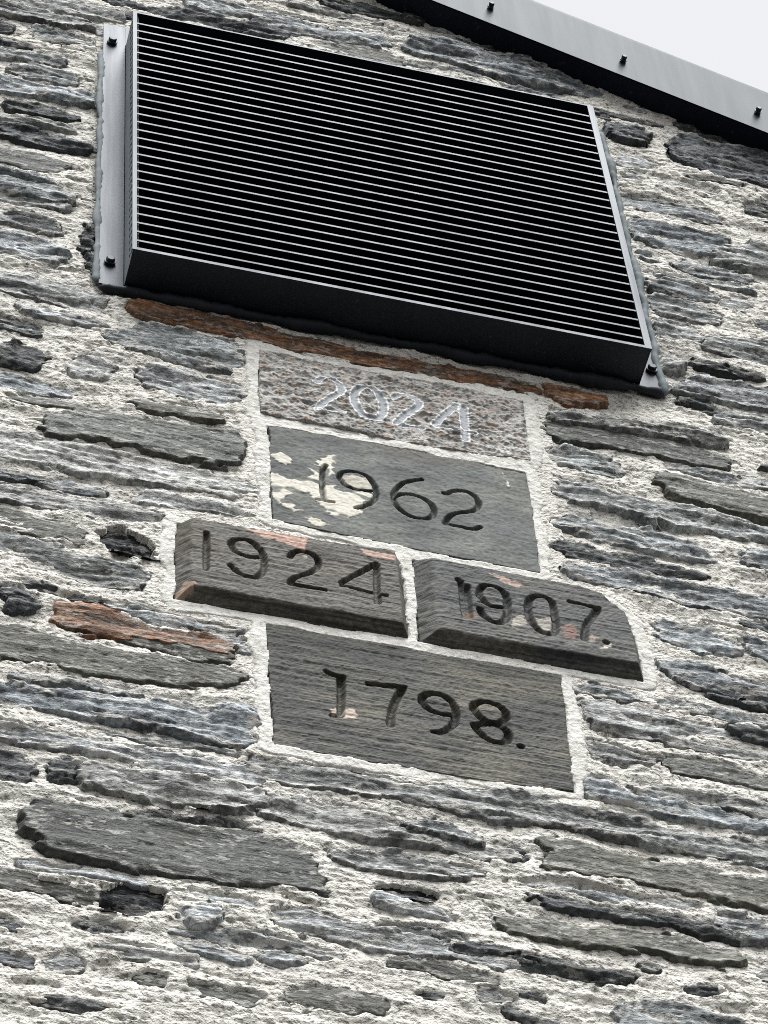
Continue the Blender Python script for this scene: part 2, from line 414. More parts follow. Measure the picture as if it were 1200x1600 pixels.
# ------------------------------------------------------------------ stones traced over the wall
# (region, kind, outline[, proud mm])   g blue-grey, p pale, o olive smooth, d dark, r rust, c near-black, set back
STONES = [
 ('P','d',[(150,-12),(215,8),(257,10),(295,16),(345,31),(400,42),(470,52),(472,58),(400,51),(340,40),(290,29),(245,17),(205,9),(165,2)]),
 ('P','g',[(287,-8),(340,-4),(400,10),(420,24),(400,29),(350,22),(300,10)]),
 ('B','d',[(230,-30),(330,-15),(500,15),(640,50),(790,75),(760,98),(640,82),(450,60),(330,20)]),
 ('A','g',[(0,10),(120,20),(330,80),(480,115),(600,135),(590,165),(480,143),(300,130),(150,95),(0,60)]),
 ('A','p',[(0,-40),(200,-30),(420,20),(600,50),(590,90),(400,70),(200,25),(0,0)]),
 ('A','d',[(0,108),(50,118),(62,138),(30,152),(0,152)]),
 ('A','g',[(150,122),(260,140),(330,160),(440,195),(440,228),(300,205),(170,165)]),
 ('A','d',[(0,188),(80,203),(140,235),(100,250),(0,228)]),
 ('A','g',[(0,240),(110,240),(220,255),(310,280),(300,305),(180,295),(0,280)]),
 ('A','g',[(60,312),(160,300),(300,335),(360,370),(355,402),(240,388),(130,358),(50,338)]),
 ('A','g',[(0,385),(100,375),(250,410),(460,450),(490,470),(440,492),(300,472),(150,442),(0,422)]),
 ('A','d',[(20,455),(110,468),(230,500),(350,533),(370,557),(230,552),(80,522),(10,484)]),
 ('A','d',[(0,578),(150,600),(300,650),(450,688),(455,708),(300,692),(100,652),(0,627)]),
 ('A','o',[(0,690),(150,715),(320,745),(310,800),(250,812),(120,782),(0,752)]),
 ('A','g',[(0,802),(130,807),(250,850),(340,930),(330,955),(200,930),(80,905),(0,890)]),
 ('A','p',[(0,912),(100,925),(330,960),(310,984),(100,956),(0,940)]),
 ('A','g',[(0,1000),(100,1005),(220,1025),(300,1070),(210,1097),(130,1064),(0,1049)]),
 ('A','p',[(0,1090),(150,1100),(300,1170),(310,1215),(220,1220),(80,1190),(0,1170)]),
 ('A','g',[(0,1185),(150,1210),(320,1230),(310,1254),(150,1249),(0,1227)]),
 ('A','d',[(395,1060),(450,1070),(452,1180),(440,1310),(400,1290),(410,1180)],-4),
 ('A','g',[(0,1280),(120,1290),(330,1330),(470,1370),(510,1400),(500,1460),(350,1430),(150,1395),(0,1350)]),
 ('A','d',[(0,1480),(90,1490),(210,1545),(200,1582),(80,1548),(0,1522)]),
 ('A','p',[(60,1420),(200,1440),(400,1490),(490,1510),(470,1530),(300,1510),(100,1460)]),
 ('P','g',[(175,516),(230,510),(300,522),(373,540),(375,578),(305,570),(240,556),(170,533)]),
 ('P','r',[(205,470),(255,476),(330,493),(420,514),(520,540),(640,561),(740,579),(838,597),(842,612),(790,605),(740,598),(640,579),(520,556),(430,536),(330,514),(240,497),(210,487)],2),
 ('P','r',[(846,596),(890,604),(945,616),(940,627),(900,630),(860,622)],4),
 ('B','g',[(0,55),(150,80),(330,130),(500,150),(640,190),(630,217),(500,202),(330,172),(170,142),(0,112)]),
 ('B','d',[(-40,125),(110,140),(150,165),(100,185),(-20,165)]),
 ('B','o',[(280,195),(420,205),(600,240),(720,290),(690,310),(450,264),(270,227)]),
 ('P','g',[(632,65),(683,60),(767,80),(830,95),(880,112),(950,143),(930,149),(870,132),(800,119),(760,112),(700,98),(640,81)]),
 ('B','g',[(700,290),(850,310),(1040,345),(1070,382),(950,362),(800,332)]),
 ('C','d',[(410,518),(460,540),(455,562),(400,540)]),
 ('C','d',[(430,576),(520,588),(632,618),(627,668),(540,668),(460,642)],2),
 ('C','p',[(480,720),(600,735),(690,775),(680,792),(560,778),(490,762)]),
 ('C','p',[(500,805),(650,818),(880,870),(960,890),(960,932),(800,894),(600,862),(500,852)]),
 ('C','g',[(510,900),(700,940),(900,980),(975,1020),(965,1052),(880,1042),(700,1002),(530,972)]),
 ('C','g',[(560,1020),(750,1060),(900,1090),(1036,1130),(900,1205),(780,1177),(620,1132),(570,1082)]),
 ('C','g',[(1044,1128),(1200,1150),(1200,1267),(1080,1244),(924,1212)],7),
 ('C','d',[(740,650),(830,640),(960,690),(1100,700),(1200,720),(1200,872),(1120,852),(1000,832),(900,802),(780,762)],4),
 ('C','d',[(1095,935),(1200,915),(1200,1062),(1130,1032),(1085,1002)]),
 ('C','d',[(720,570),(900,590),(1140,660),(1060,692),(900,652)]),
 ('C','g',[(590,1160),(670,1200),(660,1242),(600,1222)]),
 ('C','g',[(760,1220),(900,1240),(1150,1300),(1100,1324),(900,1294),(770,1262)]),
 ('C','g',[(610,1290),(800,1320),(930,1360),(980,1400),(850,1402),(640,1352)]),
 ('C','g',[(640,1385),(800,1400),(1000,1470),(980,1492),(850,1502),(650,1452)]),
 ('C','p',[(990,1412),(1080,1396),(1115,1450),(1000,1434)]),
 ('C','p',[(650,1490),(780,1510),(900,1560),(880,1600),(690,1592)]),
 ('P','g',[(1093,531),(1133,522),(1200,541),(1200,570),(1150,558),(1100,545)]),
 ('C','d',[(1130,1496),(1200,1508),(1200,1574),(1150,1540)]),
 ('F','g',[(690,50),(800,80),(800,132),(700,112)]),
 ('F','d',[(830,80),(950,108),(1150,148),(1192,182),(1050,164),(920,133)]),
 ('F','p',[(900,150),(1000,190),(1200,235),(1200,312),(1000,284),(745,234),(790,200)]),
 ('F','d',[(760,268),(900,288),(1010,348),(1020,384),(900,336),(780,302)]),
 ('F','g',[(1000,316),(1200,350),(1200,432),(1100,412),(900,370)]),
 ('F','g',[(170,328),(300,320),(500,362),(650,398),(1000,430),(1015,470),(960,490),(850,450),(650,425),(400,380),(200,356)],8),
 ('F','o',[(165,366),(330,372),(480,400),(650,436),(830,470),(900,510),(1010,564),(1020,607),(800,562),(500,492),(170,457)]),
 ('F','g',[(185,490),(300,500),(480,556),(510,580),(520,642),(380,612),(200,562)]),
 ('F','o',[(660,615),(800,640),(1000,690),(1200,740),(1200,807),(1000,782),(820,742),(740,702),(690,662)],3),
 ('F','g',[(670,566),(900,606),(1200,678),(1200,702),(900,642)]),
 ('F','g',[(220,650),(400,670),(550,720),(720,762),(950,810),(1100,850),(1200,870),(1200,932),(1050,902),(850,872),(600,822),(400,782),(230,742)]),
 ('F','g',[(220,810),(330,820),(480,870),(600,880),(750,910),(930,960),(950,1032),(840,1012),(700,982),(500,942),(330,892),(210,852)]),
 ('F','d',[(210,938),(330,958),(430,990),(600,1020),(900,1080),(900,1112),(700,1092),(420,1034),(230,992)]),
 ('F','g',[(230,1036),(420,1064),(650,1104),(800,1134),(1000,1172),(1200,1200),(1200,1292),(1050,1267),(900,1247),(700,1202),(500,1152),(300,1122),(240,1082)]),
 ('F','g',[(1090,960),(1200,970),(1200,1092),(1100,1052)]),
 ('F','g',[(690,1300),(850,1340),(980,1380),(1060,1430),(1050,1472),(900,1462),(760,1422),(680,1372)]),
 ('F','g',[(1100,1380),(1200,1370),(1200,1512),(1150,1482),(1100,1422)]),
 ('F','d',[(1080,1308),(1200,1328),(1200,1352),(1080,1334)]),
 ('P','g',[(1033,1026),(1083,1036),(1133,1053),(1200,1066),(1200,1084),(1100,1075),(1040,1050)]),
 ('D','d',[(0,20),(100,0),(220,50),(210,85),(170,140),(80,112),(0,92)]),
 ('D','p',[(330,80),(450,80),(560,110),(540,142),(430,152),(340,142)]),
 ('D','g',[(0,165),(150,170),(260,220),(380,230),(310,262),(150,237),(0,217)]),
 ('D','p',[(690,120),(840,150),(1000,180),(1125,200),(1130,292),(950,292),(780,242),(660,192)]),
 ('D','o',[(610,270),(800,300),(1000,340),(1050,372),(850,344),(650,304)]),
 ('D','o',[(170,370),(240,340),(390,325),(600,355),(850,390),(1050,420),(1150,460),(1142,512),(1120,572),(950,562),(740,522),(560,462),(400,447),(230,422)],7),
 ('D','p',[(0,440),(120,430),(340,480),(540,520),(740,560),(1000,620),(1180,660),(1180,722),(1090,732),(950,702),(780,672),(600,652),(400,612),(200,572),(0,532)]),
 ('D','d',[(0,600),(120,610),(230,638),(220,662),(110,644),(0,628)]),
 ('D','g',[(160,640),(300,650),(490,690),(470,706),(330,692),(170,660)]),
 ('D','p',[(0,680),(200,690),(400,730),(600,760),(740,800),(730,852),(560,832),(400,812),(200,772),(0,732)],-1),
 ('D','p',[(640,710),(760,710),(1000,760),(1180,800),(1170,832),(1000,794),(820,774),(650,744)]),
 ('D','o',[(0,790),(150,810),(380,870),(390,920),(380,952),(200,912),(0,862)]),
 ('D','c',[(460,890),(560,880),(680,930),(740,970),(720,1002),(620,1002),(520,972),(470,922)]),
 ('D','g',[(0,900),(150,910),(320,1000),(500,1030),(660,1070),(690,1100),(640,1162),(480,1152),(300,1092),(0,1032)]),
 ('D','d',[(100,1126),(330,1174),(530,1228),(380,1206),(150,1160)]),
 ('D','d',[(15,1170),(60,1155),(160,1190),(140,1262),(20,1272)]),
 ('D','r',[(260,1230),(400,1220),(540,1270),(720,1335),(850,1345),(1000,1375),(1110,1420),(1080,1462),(950,1442),(800,1412),(650,1392),(470,1372),(330,1342),(260,1292)],2),
 ('D','g',[(480,1236),(700,1276),(1000,1328),(1172,1374),(1162,1482),(1125,1420),(1000,1358),(850,1330),(720,1316),(560,1264)],-3),
 ('D','o',[(560,1390),(750,1414),(950,1450),(1100,1470),(1050,1506),(900,1484),(700,1434)]),
 ('P','o',[(0,982),(40,980),(110,1003),(190,1017),(290,1036),(388,1052),(392,1062),(330,1070),(250,1062),(130,1048),(60,1030),(0,1020)]),
 ('G','g',[(0,20),(200,40),(550,80),(730,76),(850,104),(1050,134),(1186,104),(1188,290),(1100,282),(900,252),(780,222),(600,172),(420,152),(200,122),(0,102)]),
 ('G','p',[(0,200),(250,232),(500,292),(700,312),(900,352),(1190,380),(1240,400),(1190,482),(950,442),(700,392),(500,342),(300,302),(100,292),(0,262)]),
 ('G','d',[(0,320),(60,340),(140,360),(140,462),(60,467),(0,462)]),
 ('G','d',[(230,380),(330,350),(372,380),(352,430),(290,462),(230,447)]),
 ('G','p',[(376,384),(550,404),(800,434),(1000,464),(1190,500),(1250,540),(1190,602),(1050,592),(900,542),(700,532),(500,492),(356,474)]),
 ('G','c',[(800,530),(870,512),(1000,545),(1040,582),(950,584),(860,560)]),
 ('P','o',[(37,1283),(60,1254),(77,1251),(150,1263),(217,1276),(300,1290),(400,1300),(450,1313),(483,1340),(497,1366),(512,1386),(505,1392),(475,1382),(400,1379),(330,1372),(280,1362),(220,1358),(150,1344),(80,1325),(45,1303)],5),
 ('G','o',[(0,870),(120,890),(200,930),(460,960),(488,1000),(470,1032),(300,1002),(150,982),(0,972)]),
 ('G','c',[(484,990),(560,960),(720,968),(772,1000),(740,1032),(660,1082),(520,1042)]),
 ('G','d',[(340,1128),(460,1128),(585,1165),(500,1174),(370,1160)]),
 ('G','d',[(0,1096),(100,1126),(60,1154),(0,1154)]),
 ('G','g',[(820,1208),(1000,1238),(1199,1298),(1150,1314),(950,1264)]),
 ('G','p',[(880,1050),(1000,1030),(1060,1070),(1040,1122),(950,1132),(880,1092)],9),
 ('G','d',[(0,1240),(60,1235),(150,1280),(140,1322),(40,1327),(0,1322)]),
 ('G','g',[(200,1290),(300,1260),(400,1290),(390,1352),(280,1362),(200,1332)]),
 ('G','o',[(640,1368),(750,1368),(795,1390),(740,1414),(650,1400)]),
 ('G','o',[(870,1408),(1000,1440),(1199,1466),(1230,1490),(1199,1514),(1050,1484),(900,1444)]),
 ('G','d',[(430,1322),(560,1300),(680,1308),(560,1336)]),
 ('G','d',[(150,1478),(400,1498),(560,1518),(450,1544),(200,1514)]),
 ('G','g',[(20,1400),(160,1420),(300,1440),(200,1452),(40,1430)]),
 ('H','g',[(0,345),(80,362),(200,390),(380,392),(620,440),(700,480),(900,490),(1199,525),(1400,580),(1580,612),(1800,652),(1950,702),(2100,712),(2240,742),(2399,760),(2399,862),(2250,852),(2080,792),(1900,772),(1640,702),(1400,662),(1199,650),(1000,612),(800,572),(600,532),(420,502),(200,472),(0,422)]),
 ('H','p',[(0,524),(200,545),(350,580),(560,600),(660,650),(820,700),(960,730),(1080,768),(1199,792),(1240,815),(1199,832),(1000,822),(900,782),(700,742),(500,702),(300,682),(100,632),(0,612)]),
 ('H','g',[(660,650),(750,630),(900,640),(1010,700),(1060,750),(960,724),(820,694)],9),
 ('H','g',[(310,780),(450,760),(620,790),(850,820),(1080,880),(1060,896),(930,902),(850,927),(650,882),(450,852),(380,822)]),
 ('H','c',[(560,962),(640,960),(870,1000),(800,1008),(690,995)]),
 ('H','p',[(520,990),(580,990),(700,1030),(960,1098),(800,1084),(560,1034)]),
 ('H','p',[(70,1100),(180,1070),(330,1100),(500,1150),(560,1190),(700,1190),(900,1240),(1199,1300),(1199,1342),(900,1292),(620,1262),(480,1232),(300,1202),(150,1152)]),
 ('H','d',[(570,1156),(800,1168),(1000,1216),(850,1216),(640,1190)]),
 ('H','d',[(880,1236),(1000,1228),(1150,1256),(1210,1290),(1050,1290)]),
 ('H','p',[(0,1268),(200,1288),(230,1314),(100,1316)]),
 ('H','o',[(130,1440),(330,1450),(580,1470),(600,1522),(500,1542),(250,1532),(140,1502)]),
 ('H','d',[(730,1448),(820,1456),(905,1468),(800,1480)]),
 ('H','g',[(1000,1428),(1100,1438),(1199,1480),(1185,1514),(1050,1484)]),
 ('H','d',[(80,1008),(180,1024),(300,1058),(200,1050)]),
 ('H','p',[(1120,1090),(1199,1068),(1240,1100),(1199,1152),(1105,1142)]),
 ('I','g',[(310,0),(450,20),(640,78),(560,88),(330,54)]),
 ('I','p',[(330,90),(450,90),(700,150),(900,200),(1199,282),(1199,372),(1000,342),(800,292),(500,242),(350,202)]),
 ('I','p',[(700,80),(850,100),(1000,158),(900,154),(720,114)]),
 ('I','d',[(900,46),(1100,96),(1199,108),(1199,134),(1000,94)]),
 ('I','d',[(1000,202),(1100,198),(1199,244),(1199,266),(1080,254)],10),
 ('I','g',[(920,126),(1020,140),(1199,178),(1199,204),(1000,174)]),
 ('I','g',[(345,265),(500,290),(600,340),(720,350),(700,382),(580,372),(530,402),(400,362),(350,322)]),
 ('I','o',[(740,350),(850,360),(1050,410),(1180,460),(1199,492),(1000,454),(880,432),(740,392)]),
 ('I','g',[(370,420),(440,440),(500,500),(640,550),(800,580),(900,592),(1000,604),(1199,646),(1199,702),(1000,662),(800,622),(640,592),(500,562),(400,542),(370,502)]),
 ('I','g',[(510,462),(700,494),(900,530),(1100,550),(1199,578),(1199,622),(1000,586),(850,562),(640,524)]),
 ('I','o',[(160,730),(220,730),(420,780),(640,830),(900,880),(1199,910),(1199,1032),(1000,1012),(850,972),(640,932),(500,902),(250,872),(150,862),(180,802)],6),
 ('I','d',[(-60,770),(50,786),(64,830),(0,844),(-50,820)]),
 ('I','p',[(30,918),(250,938),(450,988),(700,1010),(850,1030),(900,1062),(750,1054),(500,1024),(250,974),(40,944)]),
 ('I','d',[(30,1000),(150,1000),(400,1050),(700,1088),(770,1118),(960,1160),(1090,1200),(950,1194),(700,1134),(450,1104),(200,1064)]),
 ('I','p',[(950,1080),(1060,1070),(1100,1100),(1199,1130),(1199,1202),(1050,1192),(980,1142)]),
 ('I','o',[(-70,1090),(0,1108),(100,1110),(380,1130),(600,1170),(830,1210),(870,1240),(1040,1250),(1090,1290),(980,1322),(850,1292),(600,1242),(400,1222),(200,1192),(0,1162),(-60,1130)],5),
 ('I','d',[(0,1280),(200,1310),(330,1350),(600,1370),(560,1402),(350,1412),(150,1372),(0,1342)]),
 ('I','o',[(580,1308),(690,1320),(620,1344)]),
 ('I','d',[(790,1428),(950,1438),(972,1468),(850,1464)]),
 ('I','d',[(0,1470),(100,1450),(200,1530),(220,1602),(100,1640),(0,1590)]),
 ('I','g',[(480,1510),(580,1490),(720,1500),(950,1540),(1100,1590),(1130,1640),(900,1650),(520,1640)],6),
 ('I','g',[(1140,1330),(1199,1318),(1199,1402),(1150,1384)]),
]
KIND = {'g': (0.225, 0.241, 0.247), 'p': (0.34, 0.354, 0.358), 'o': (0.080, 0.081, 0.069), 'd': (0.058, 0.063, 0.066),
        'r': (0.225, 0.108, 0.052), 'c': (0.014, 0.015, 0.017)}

# ------------------------------------------------------------------ date stones
# outline: (px x, px y, metres proud of the wall at that corner)
def strokes(reg, lists): return [px(reg, l) for l in lists]
DATES = [
 dict(key='d2024', proud=0.002, step=0.0014, relief=0.0009, lam=0.0, depth=0.0030, hw=0.0068,
      label='rust-speckled riven slate date stone carved 2024, under the vent',
      out=[(404,546,0),(480,562,0),(560,577,0),(700,602,0),(817,627,0),(824,680,0),(829,721,0),(759,712,0),(620,690,0),(553,673,0),(423,649,0),(406,645,0)],
      lines=strokes('z5', [[(528,302),(560,285),(600,280),(650,290),(695,320),(715,350),(700,385),(650,410),(600,440),(560,470),(543,500)],
                           [(560,497),(640,507),(722,517)],
                           [(800,400),(815,360),(860,345),(910,345),(960,370),(995,410),(1015,470),(1010,530),(980,570),(930,560),(870,545),(830,500),(805,450),(800,400)]])
          + strokes('z6', [[(-18,272),(30,258),(90,262),(140,290),(165,320),(150,350),(100,375),(50,410),(20,440),(2,465)],
                           [(15,477),(100,487),(185,497)], [(432,332),(350,400),(280,470)], [(285,482),(430,510),(565,540)], [(478,350),(488,450),(496,582)]]),
      patches=[], groove=(0.30, 0.315, 0.33), rim=(0.80, 0.80, 0.79)),
 dict(key='d1962', proud=0.0, step=0.0015, relief=0.0002, lam=0.0, depth=0.011, hw=0.0051,
      label='smooth grey-green slate date stone carved 1962 with flaking cream patches',
      out=[(418,664,0),(587,693,0),(783,730,0),(823,739,0),(833,800,0),(845,896,0),(667,862,0),(540,836,0),(425,812,0)],
      lines=strokes('k7', [[(545,388),(518,420),(516,550),(530,660)], [(475,655),(530,664),(605,677)],
                           [(650,480),(660,445),(720,430),(800,440),(870,470),(930,540),(945,610),(920,670),(860,705),(780,722)],
                           [(650,480),(690,535),(760,570),(840,585),(920,590)]])
          + strokes('k8', [[(195,296),(90,310),(20,340),(-30,400),(-20,480),(30,540),(100,585),(190,605),(270,595),(300,550),(280,490),(210,440),(120,412),(20,410),(-15,430)],
                           [(365,400),(390,410),(430,385),(500,380),(570,395),(630,440),(650,490),(620,535),(540,550),(450,560),(400,590),(380,635)],
                           [(380,640),(500,665),(600,685),(655,665)]]),
      patches=[('k7', (0.60, 0.565, 0.48), [(100,310),(190,285),(250,310),(285,370),(230,385),(150,350)]),
               ('k7', (0.60, 0.565, 0.48), [(100,430),(200,470),(260,500),(400,485),(440,450),(390,390),(480,350),(560,310),(670,290),(660,350),(590,380),(640,430),(600,480),(640,560),(690,600),(800,590),(930,600),(920,660),(780,720),(850,760),(700,800),(620,800),(560,760),(500,700),(440,640),(420,600),(300,600),(250,650),(350,740),(300,750),(200,700),(110,620)]),
               ('k7', (0.58, 0.53, 0.43), [(390,800),(450,795),(580,850),(540,870),(430,850)]),
               ('k7', (0.50, 0.46, 0.38), [(660,470),(760,450),(900,500),(920,570),(800,570),(700,530)]),
               ('k8', (0.07, 0.063, 0.055), [(-200,5),(0,45),(200,85),(500,145),(700,190),(600,212),(430,192),(300,182),(150,172),(0,142),(-70,132)]),
               ('k8', (0.6, 0.58, 0.52), [(825,245),(850,275),(885,355),(870,365),(845,300)])]),
 dict(key='d1924', proud=0.020, step=0.0015, relief=0.0003, lam=0.0006, depth=0.011, hw=0.0056, bevel=('b', 'r', 'l'),
      label='weathered brown-grey slate date stone carved 1924, proud with a bevelled foot',
      out=[(278,806,.016),(400,829,.016),(540,852,.016),(626,867,.010),(632,900,.006),(640,1000,0),(450,968,0),(330,945,0),(272,937,0),(273,880,.004)],
      lines=strokes('k3', [[(315,210),(315,350),(312,490)],
                           [(505,300),(510,270),(570,255),(650,265),(710,310),(760,380),(770,450),(755,520),(710,560),(640,555),(570,530),(520,480),(505,462)],
                           [(505,300),(530,350),(590,385),(680,405),(765,400)]])
          + strokes('k4', [[(165,195),(190,160),(250,150),(330,170),(385,210),(395,270),(350,315),(270,340),(190,365),(165,400)],
                           [(165,408),(280,430),(440,460)], [(840,250),(700,330),(570,400)], [(570,425),(720,460),(850,490),(920,497)], [(845,255),(845,400),(855,550)]]),
      patches=[('k3', (0.50, 0.31, 0.24), [(600,165),(760,185),(1000,218),(1105,235),(1090,350),(960,310),(850,270),(700,230)]),
               ('k4', (0.50, 0.33, 0.26), [(720,132),(860,160),(1005,185),(990,222),(850,212),(730,172)]),
               ('k3', (0.36, 0.25, 0.18), [(60,720),(80,620),(170,555),(240,590),(230,630),(140,670)]),
               ('k3', (0.50, 0.46, 0.38), [(1055,385),(1095,385),(1090,410),(1060,408)])]),
 dict(key='d1907', proud=0.020, step=0.0015, relief=0.0003, lam=0.0006, depth=0.011, hw=0.0066, bevel=('b', 'r', 'l'),
      label='dark slate date stone carved 1907, with reddish scraps in its worn numerals',
      out=[(645,868,.006),(672,873,.016),(800,898,.016),(905,918,.016),(955,936,.014),(984,962,.008),(998,1010,.002),(1008,1065,0),(900,1046,0),(760,1022,0),(655,1003,0),(650,930,.002)],
      lines=strokes('k5', [[(430,280),(455,300),(470,400),(480,500),(490,565)], [(500,330),(505,430),(520,560)],
                           [(595,400),(600,345),(650,320),(720,335),(790,375),(815,430),(820,520),(800,600),(740,620),(670,595),(620,550),(600,505)],
                           [(595,400),(630,450),(690,490),(770,495)]])
          + strokes('k6', [[(125,330),(140,270),(200,250),(280,270),(320,310),(335,400),(345,480),(340,540),(290,555),(220,535),(160,470),(130,400),(125,330)],
                           [(450,300),(550,325),(680,345)], [(670,360),(640,410),(580,470),(565,590)], [(735,620)]]),
      patches=[('k5', (0.46, 0.32, 0.25), [(670,225),(800,265),(920,320),(900,345),(760,290)]),
               ('k6', (0.46, 0.33, 0.25), [(880,290),(940,330),(940,400),(890,380),(820,320)]),
               ('k6', (0.20, 0.105, 0.075), [(380,500),(440,475),(500,500),(520,590),(420,580)]),
               ('k5', (0.17, 0.10, 0.06), [(470,500),(520,490),(600,580),(500,580)]),
               ('k6', (0.33, 0.31, 0.26), [(180,440),(300,420),(330,520),(260,540)]),
               ('k6', (0.40, 0.36, 0.30), [(0,420),(80,400),(120,470),(60,490),(0,500)]),
               ('k6', (0.33, 0.25, 0.20), [(620,540),(690,570),(680,610),(620,610)]),
               ('k6', (0.50, 0.47, 0.40), [(760,625),(795,620),(785,650),(720,668),(712,655)])]),
 dict(key='d1798', proud=0.0, step=0.0015, relief=0.0003, lam=0.0006, depth=0.013, hw=0.0066,
      label='striated olive-grey slate date stone carved 1798, lowest of the dated stones',
      out=[(416,975,0),(560,1001,0),(700,1024,0),(878,1054,0),(886,1120,0),(898,1236,0),(800,1226,0),(690,1208,0),(560,1187,0),(428,1163,0),(422,1080,0)],
      lines=strokes('k1', [[(150,145),(200,170),(285,187)], [(266,190),(270,300),(262,485)], [(195,490),(250,495)],
                           [(480,240),(600,255),(760,270)], [(745,285),(690,370),(658,470),(652,562)]])
          + strokes('k2', [[(100,190),(95,140),(150,115),(230,120),(300,150),(350,210),(370,280),(350,350),(300,400),(240,425),(185,420)],
                           [(100,190),(150,245),(220,275),(335,290)],
                           [(500,240),(500,200),(550,180),(620,185),(700,215),(760,270),(750,320),(700,350),(620,340),(550,300),(500,240)],
                           [(510,360),(580,345),(680,355),(750,390),(780,440),(765,490),(700,505),(620,480),(550,430),(510,360)], [(872,530)]]),
      patches=[('k1', (0.55, 0.45, 0.37), [(275,450),(340,415),(390,480),(375,518),(275,508)]),
               ('k1', (0.55, 0.47, 0.39), [(185,440),(240,425),(240,482),(185,482)])]),
]
for d in DATES:
    d['poly'] = np.array([unproj(p, p[2]) for p in d['out']])

# ------------------------------------------------------------------ the wall's height field
ST = 0.0036
SZ = 0.0028
GX = np.arange(-0.75, 1.95, ST).astype(np.float32)
GZ = np.arange(-2.35, 2.02, SZ).astype(np.float32)
NX, NZ = len(GX), len(GZ)
SH = (NZ, NX)
XX, ZZ = np.meshgrid(GX, GZ)
PXX, PYY = proj(XX, ZZ)
inframe = (PXX > -14) & (PXX < 1214) & (PYY > -14) & (PYY < 1614)
around = (PXX > -150) & (PXX < 1350) & (PYY > -150) & (PYY < 1720) & (ZZ < RZ - RS * (XX - RX) + 0.03)
gw = lambda lx, lz: gn(SH, ST, lx, lz, RNG, SZ)
N_low = gw(.10, .05); N_mid = gw(.030, .014); N_fine = gw(.009, .005); N_grit = gw(.0045, .0032)
N_lam = gw(.085, .010); N_lam2 = gw(.045, .0048); N_led = gw(.06, .014); N_led2 = gw(.03, .007); N_crk = gw(.07, .007)
W1x = gw(.03, .02); W1z = gw(.03, .012); W2x = gw(.010, .005); W2z = gw(.012, .004)
HM = -0.0013 + 0.0028 * sstep((PYY - 1330) / 120) + 0.0030 * N_low + 0.0020 * terrace(N_led, 1.1, 0.93) + 0.0007 * terrace(N_led2, 1.2, 0.9) + 0.0007 * N_mid + 0.0004 * N_fine + 0.0007 * N_grit
HM -= 0.010 * np.exp(-(N_crk / 0.05) ** 2) * sstep((N_low + 0.2) / 0.8)
grille_zone = (XX > -0.062) & (XX < 1.062) & (ZZ > -0.03) & (ZZ < 1.10)

HM = np.where(grille_zone, np.minimum(HM, -0.006), HM)
cull = (XX > 0.0) & (XX < 1.0) & (ZZ > 0.02) & (ZZ < 1.02)
date_sd = np.full(SH, -1.0, np.float32)
for d in DATES:
    date_sd = np.maximum(date_sd, poly_sd(XX, ZZ, d['poly']))
HM = np.where(date_sd > -0.05, np.clip(HM, -0.001, 0.002), HM)
HM = np.where(date_sd > -0.024, np.minimum(HM, -0.0035), HM)
HM = np.where(date_sd > -0.002, -0.035, HM)
cull |= date_sd > 0.008

wall = empty('gable_wall', (0.6, 0.0, 0.0))
tag(wall, 'gable wall of grey slate rubble set in thick cream lime mortar', 'wall')

def sub(x0, x1, z0, z1):
    i0 = max(0, int((x0 - GX[0]) / ST)); i1 = min(NX - 1, int((x1 - GX[0]) / ST) + 2)
    j0 = max(0, int((z0 - GZ[0]) / SZ)); j1 = min(NZ - 1, int((z1 - GZ[0]) / SZ) + 2)
    return slice(j0, j1), slice(i0, i1)

occ = np.zeros(SH, bool)
TOP = np.full(SH, -1.0, np.float32)        # highest stone surface
stone_jobs = []
def stone_surface(poly, kind, proud, hollow=False):
    p = chaikin(poly)
    x0, z0 = p.min(0) - 0.012; x1, z1 = p.max(0) + 0.012
    s = sub(x0, x1, z0, z1)
    if s[0].stop - s[0].start < 3 or s[1].stop - s[1].start < 3: return None
    hgt = z1 - z0
    wa = min(1.0, hgt / 0.06)
    sd = poly_sd(XX[s] + wa * (0.0045 * W1x[s] + 0.0045 * W2x[s]), ZZ[s] + wa * (0.0018 * W1z[s] + 0.0030 * W2z[s]), p) + 0.0055
    rough = {'g': 0.85, 'p': 0.8, 'o': 0.28, 'd': 1.0, 'r': 0.45, 'c': 1.0}[kind]
    off = random.uniform(0, 1)
    lam = terrace(N_lam[s] + 0.35 * N_mid[s] + off, 1.7, 0.94) * 0.0027 + terrace(N_lam2[s] + off, 1.3, 0.9) * 0.0018
    lam = lam - 0.009 * np.exp(-((N_crk[s] + 0.3 * N_lam2[s]) / 0.07) ** 2) * sstep((N_mid[s] - 0.1) / 0.6)
    cx, cz = p.mean(0)
    tx, tz = random.gauss(0, 0.008), random.gauss(0, 0.03)
    h = proud + rough * (lam + 0.0007 * N_fine[s] + 0.0005 * N_grit[s]) + 0.0012 * N_mid[s] * rough + tx * (XX[s] - cx) + tz * (ZZ[s] - cz)
    if kind == 'c': h = h - 0.005 - 0.010 * sstep((ZZ[s] - z0) / hgt)
    else: h = h - 0.015 * (1 - sstep((sd + 0.003) / 0.0055)) - 0.010 * (1 - sstep((sd + 0.009) / 0.006))
    h = np.where(grille_zone[s], np.minimum(h, -0.004), h)
    return s, sd, h, p
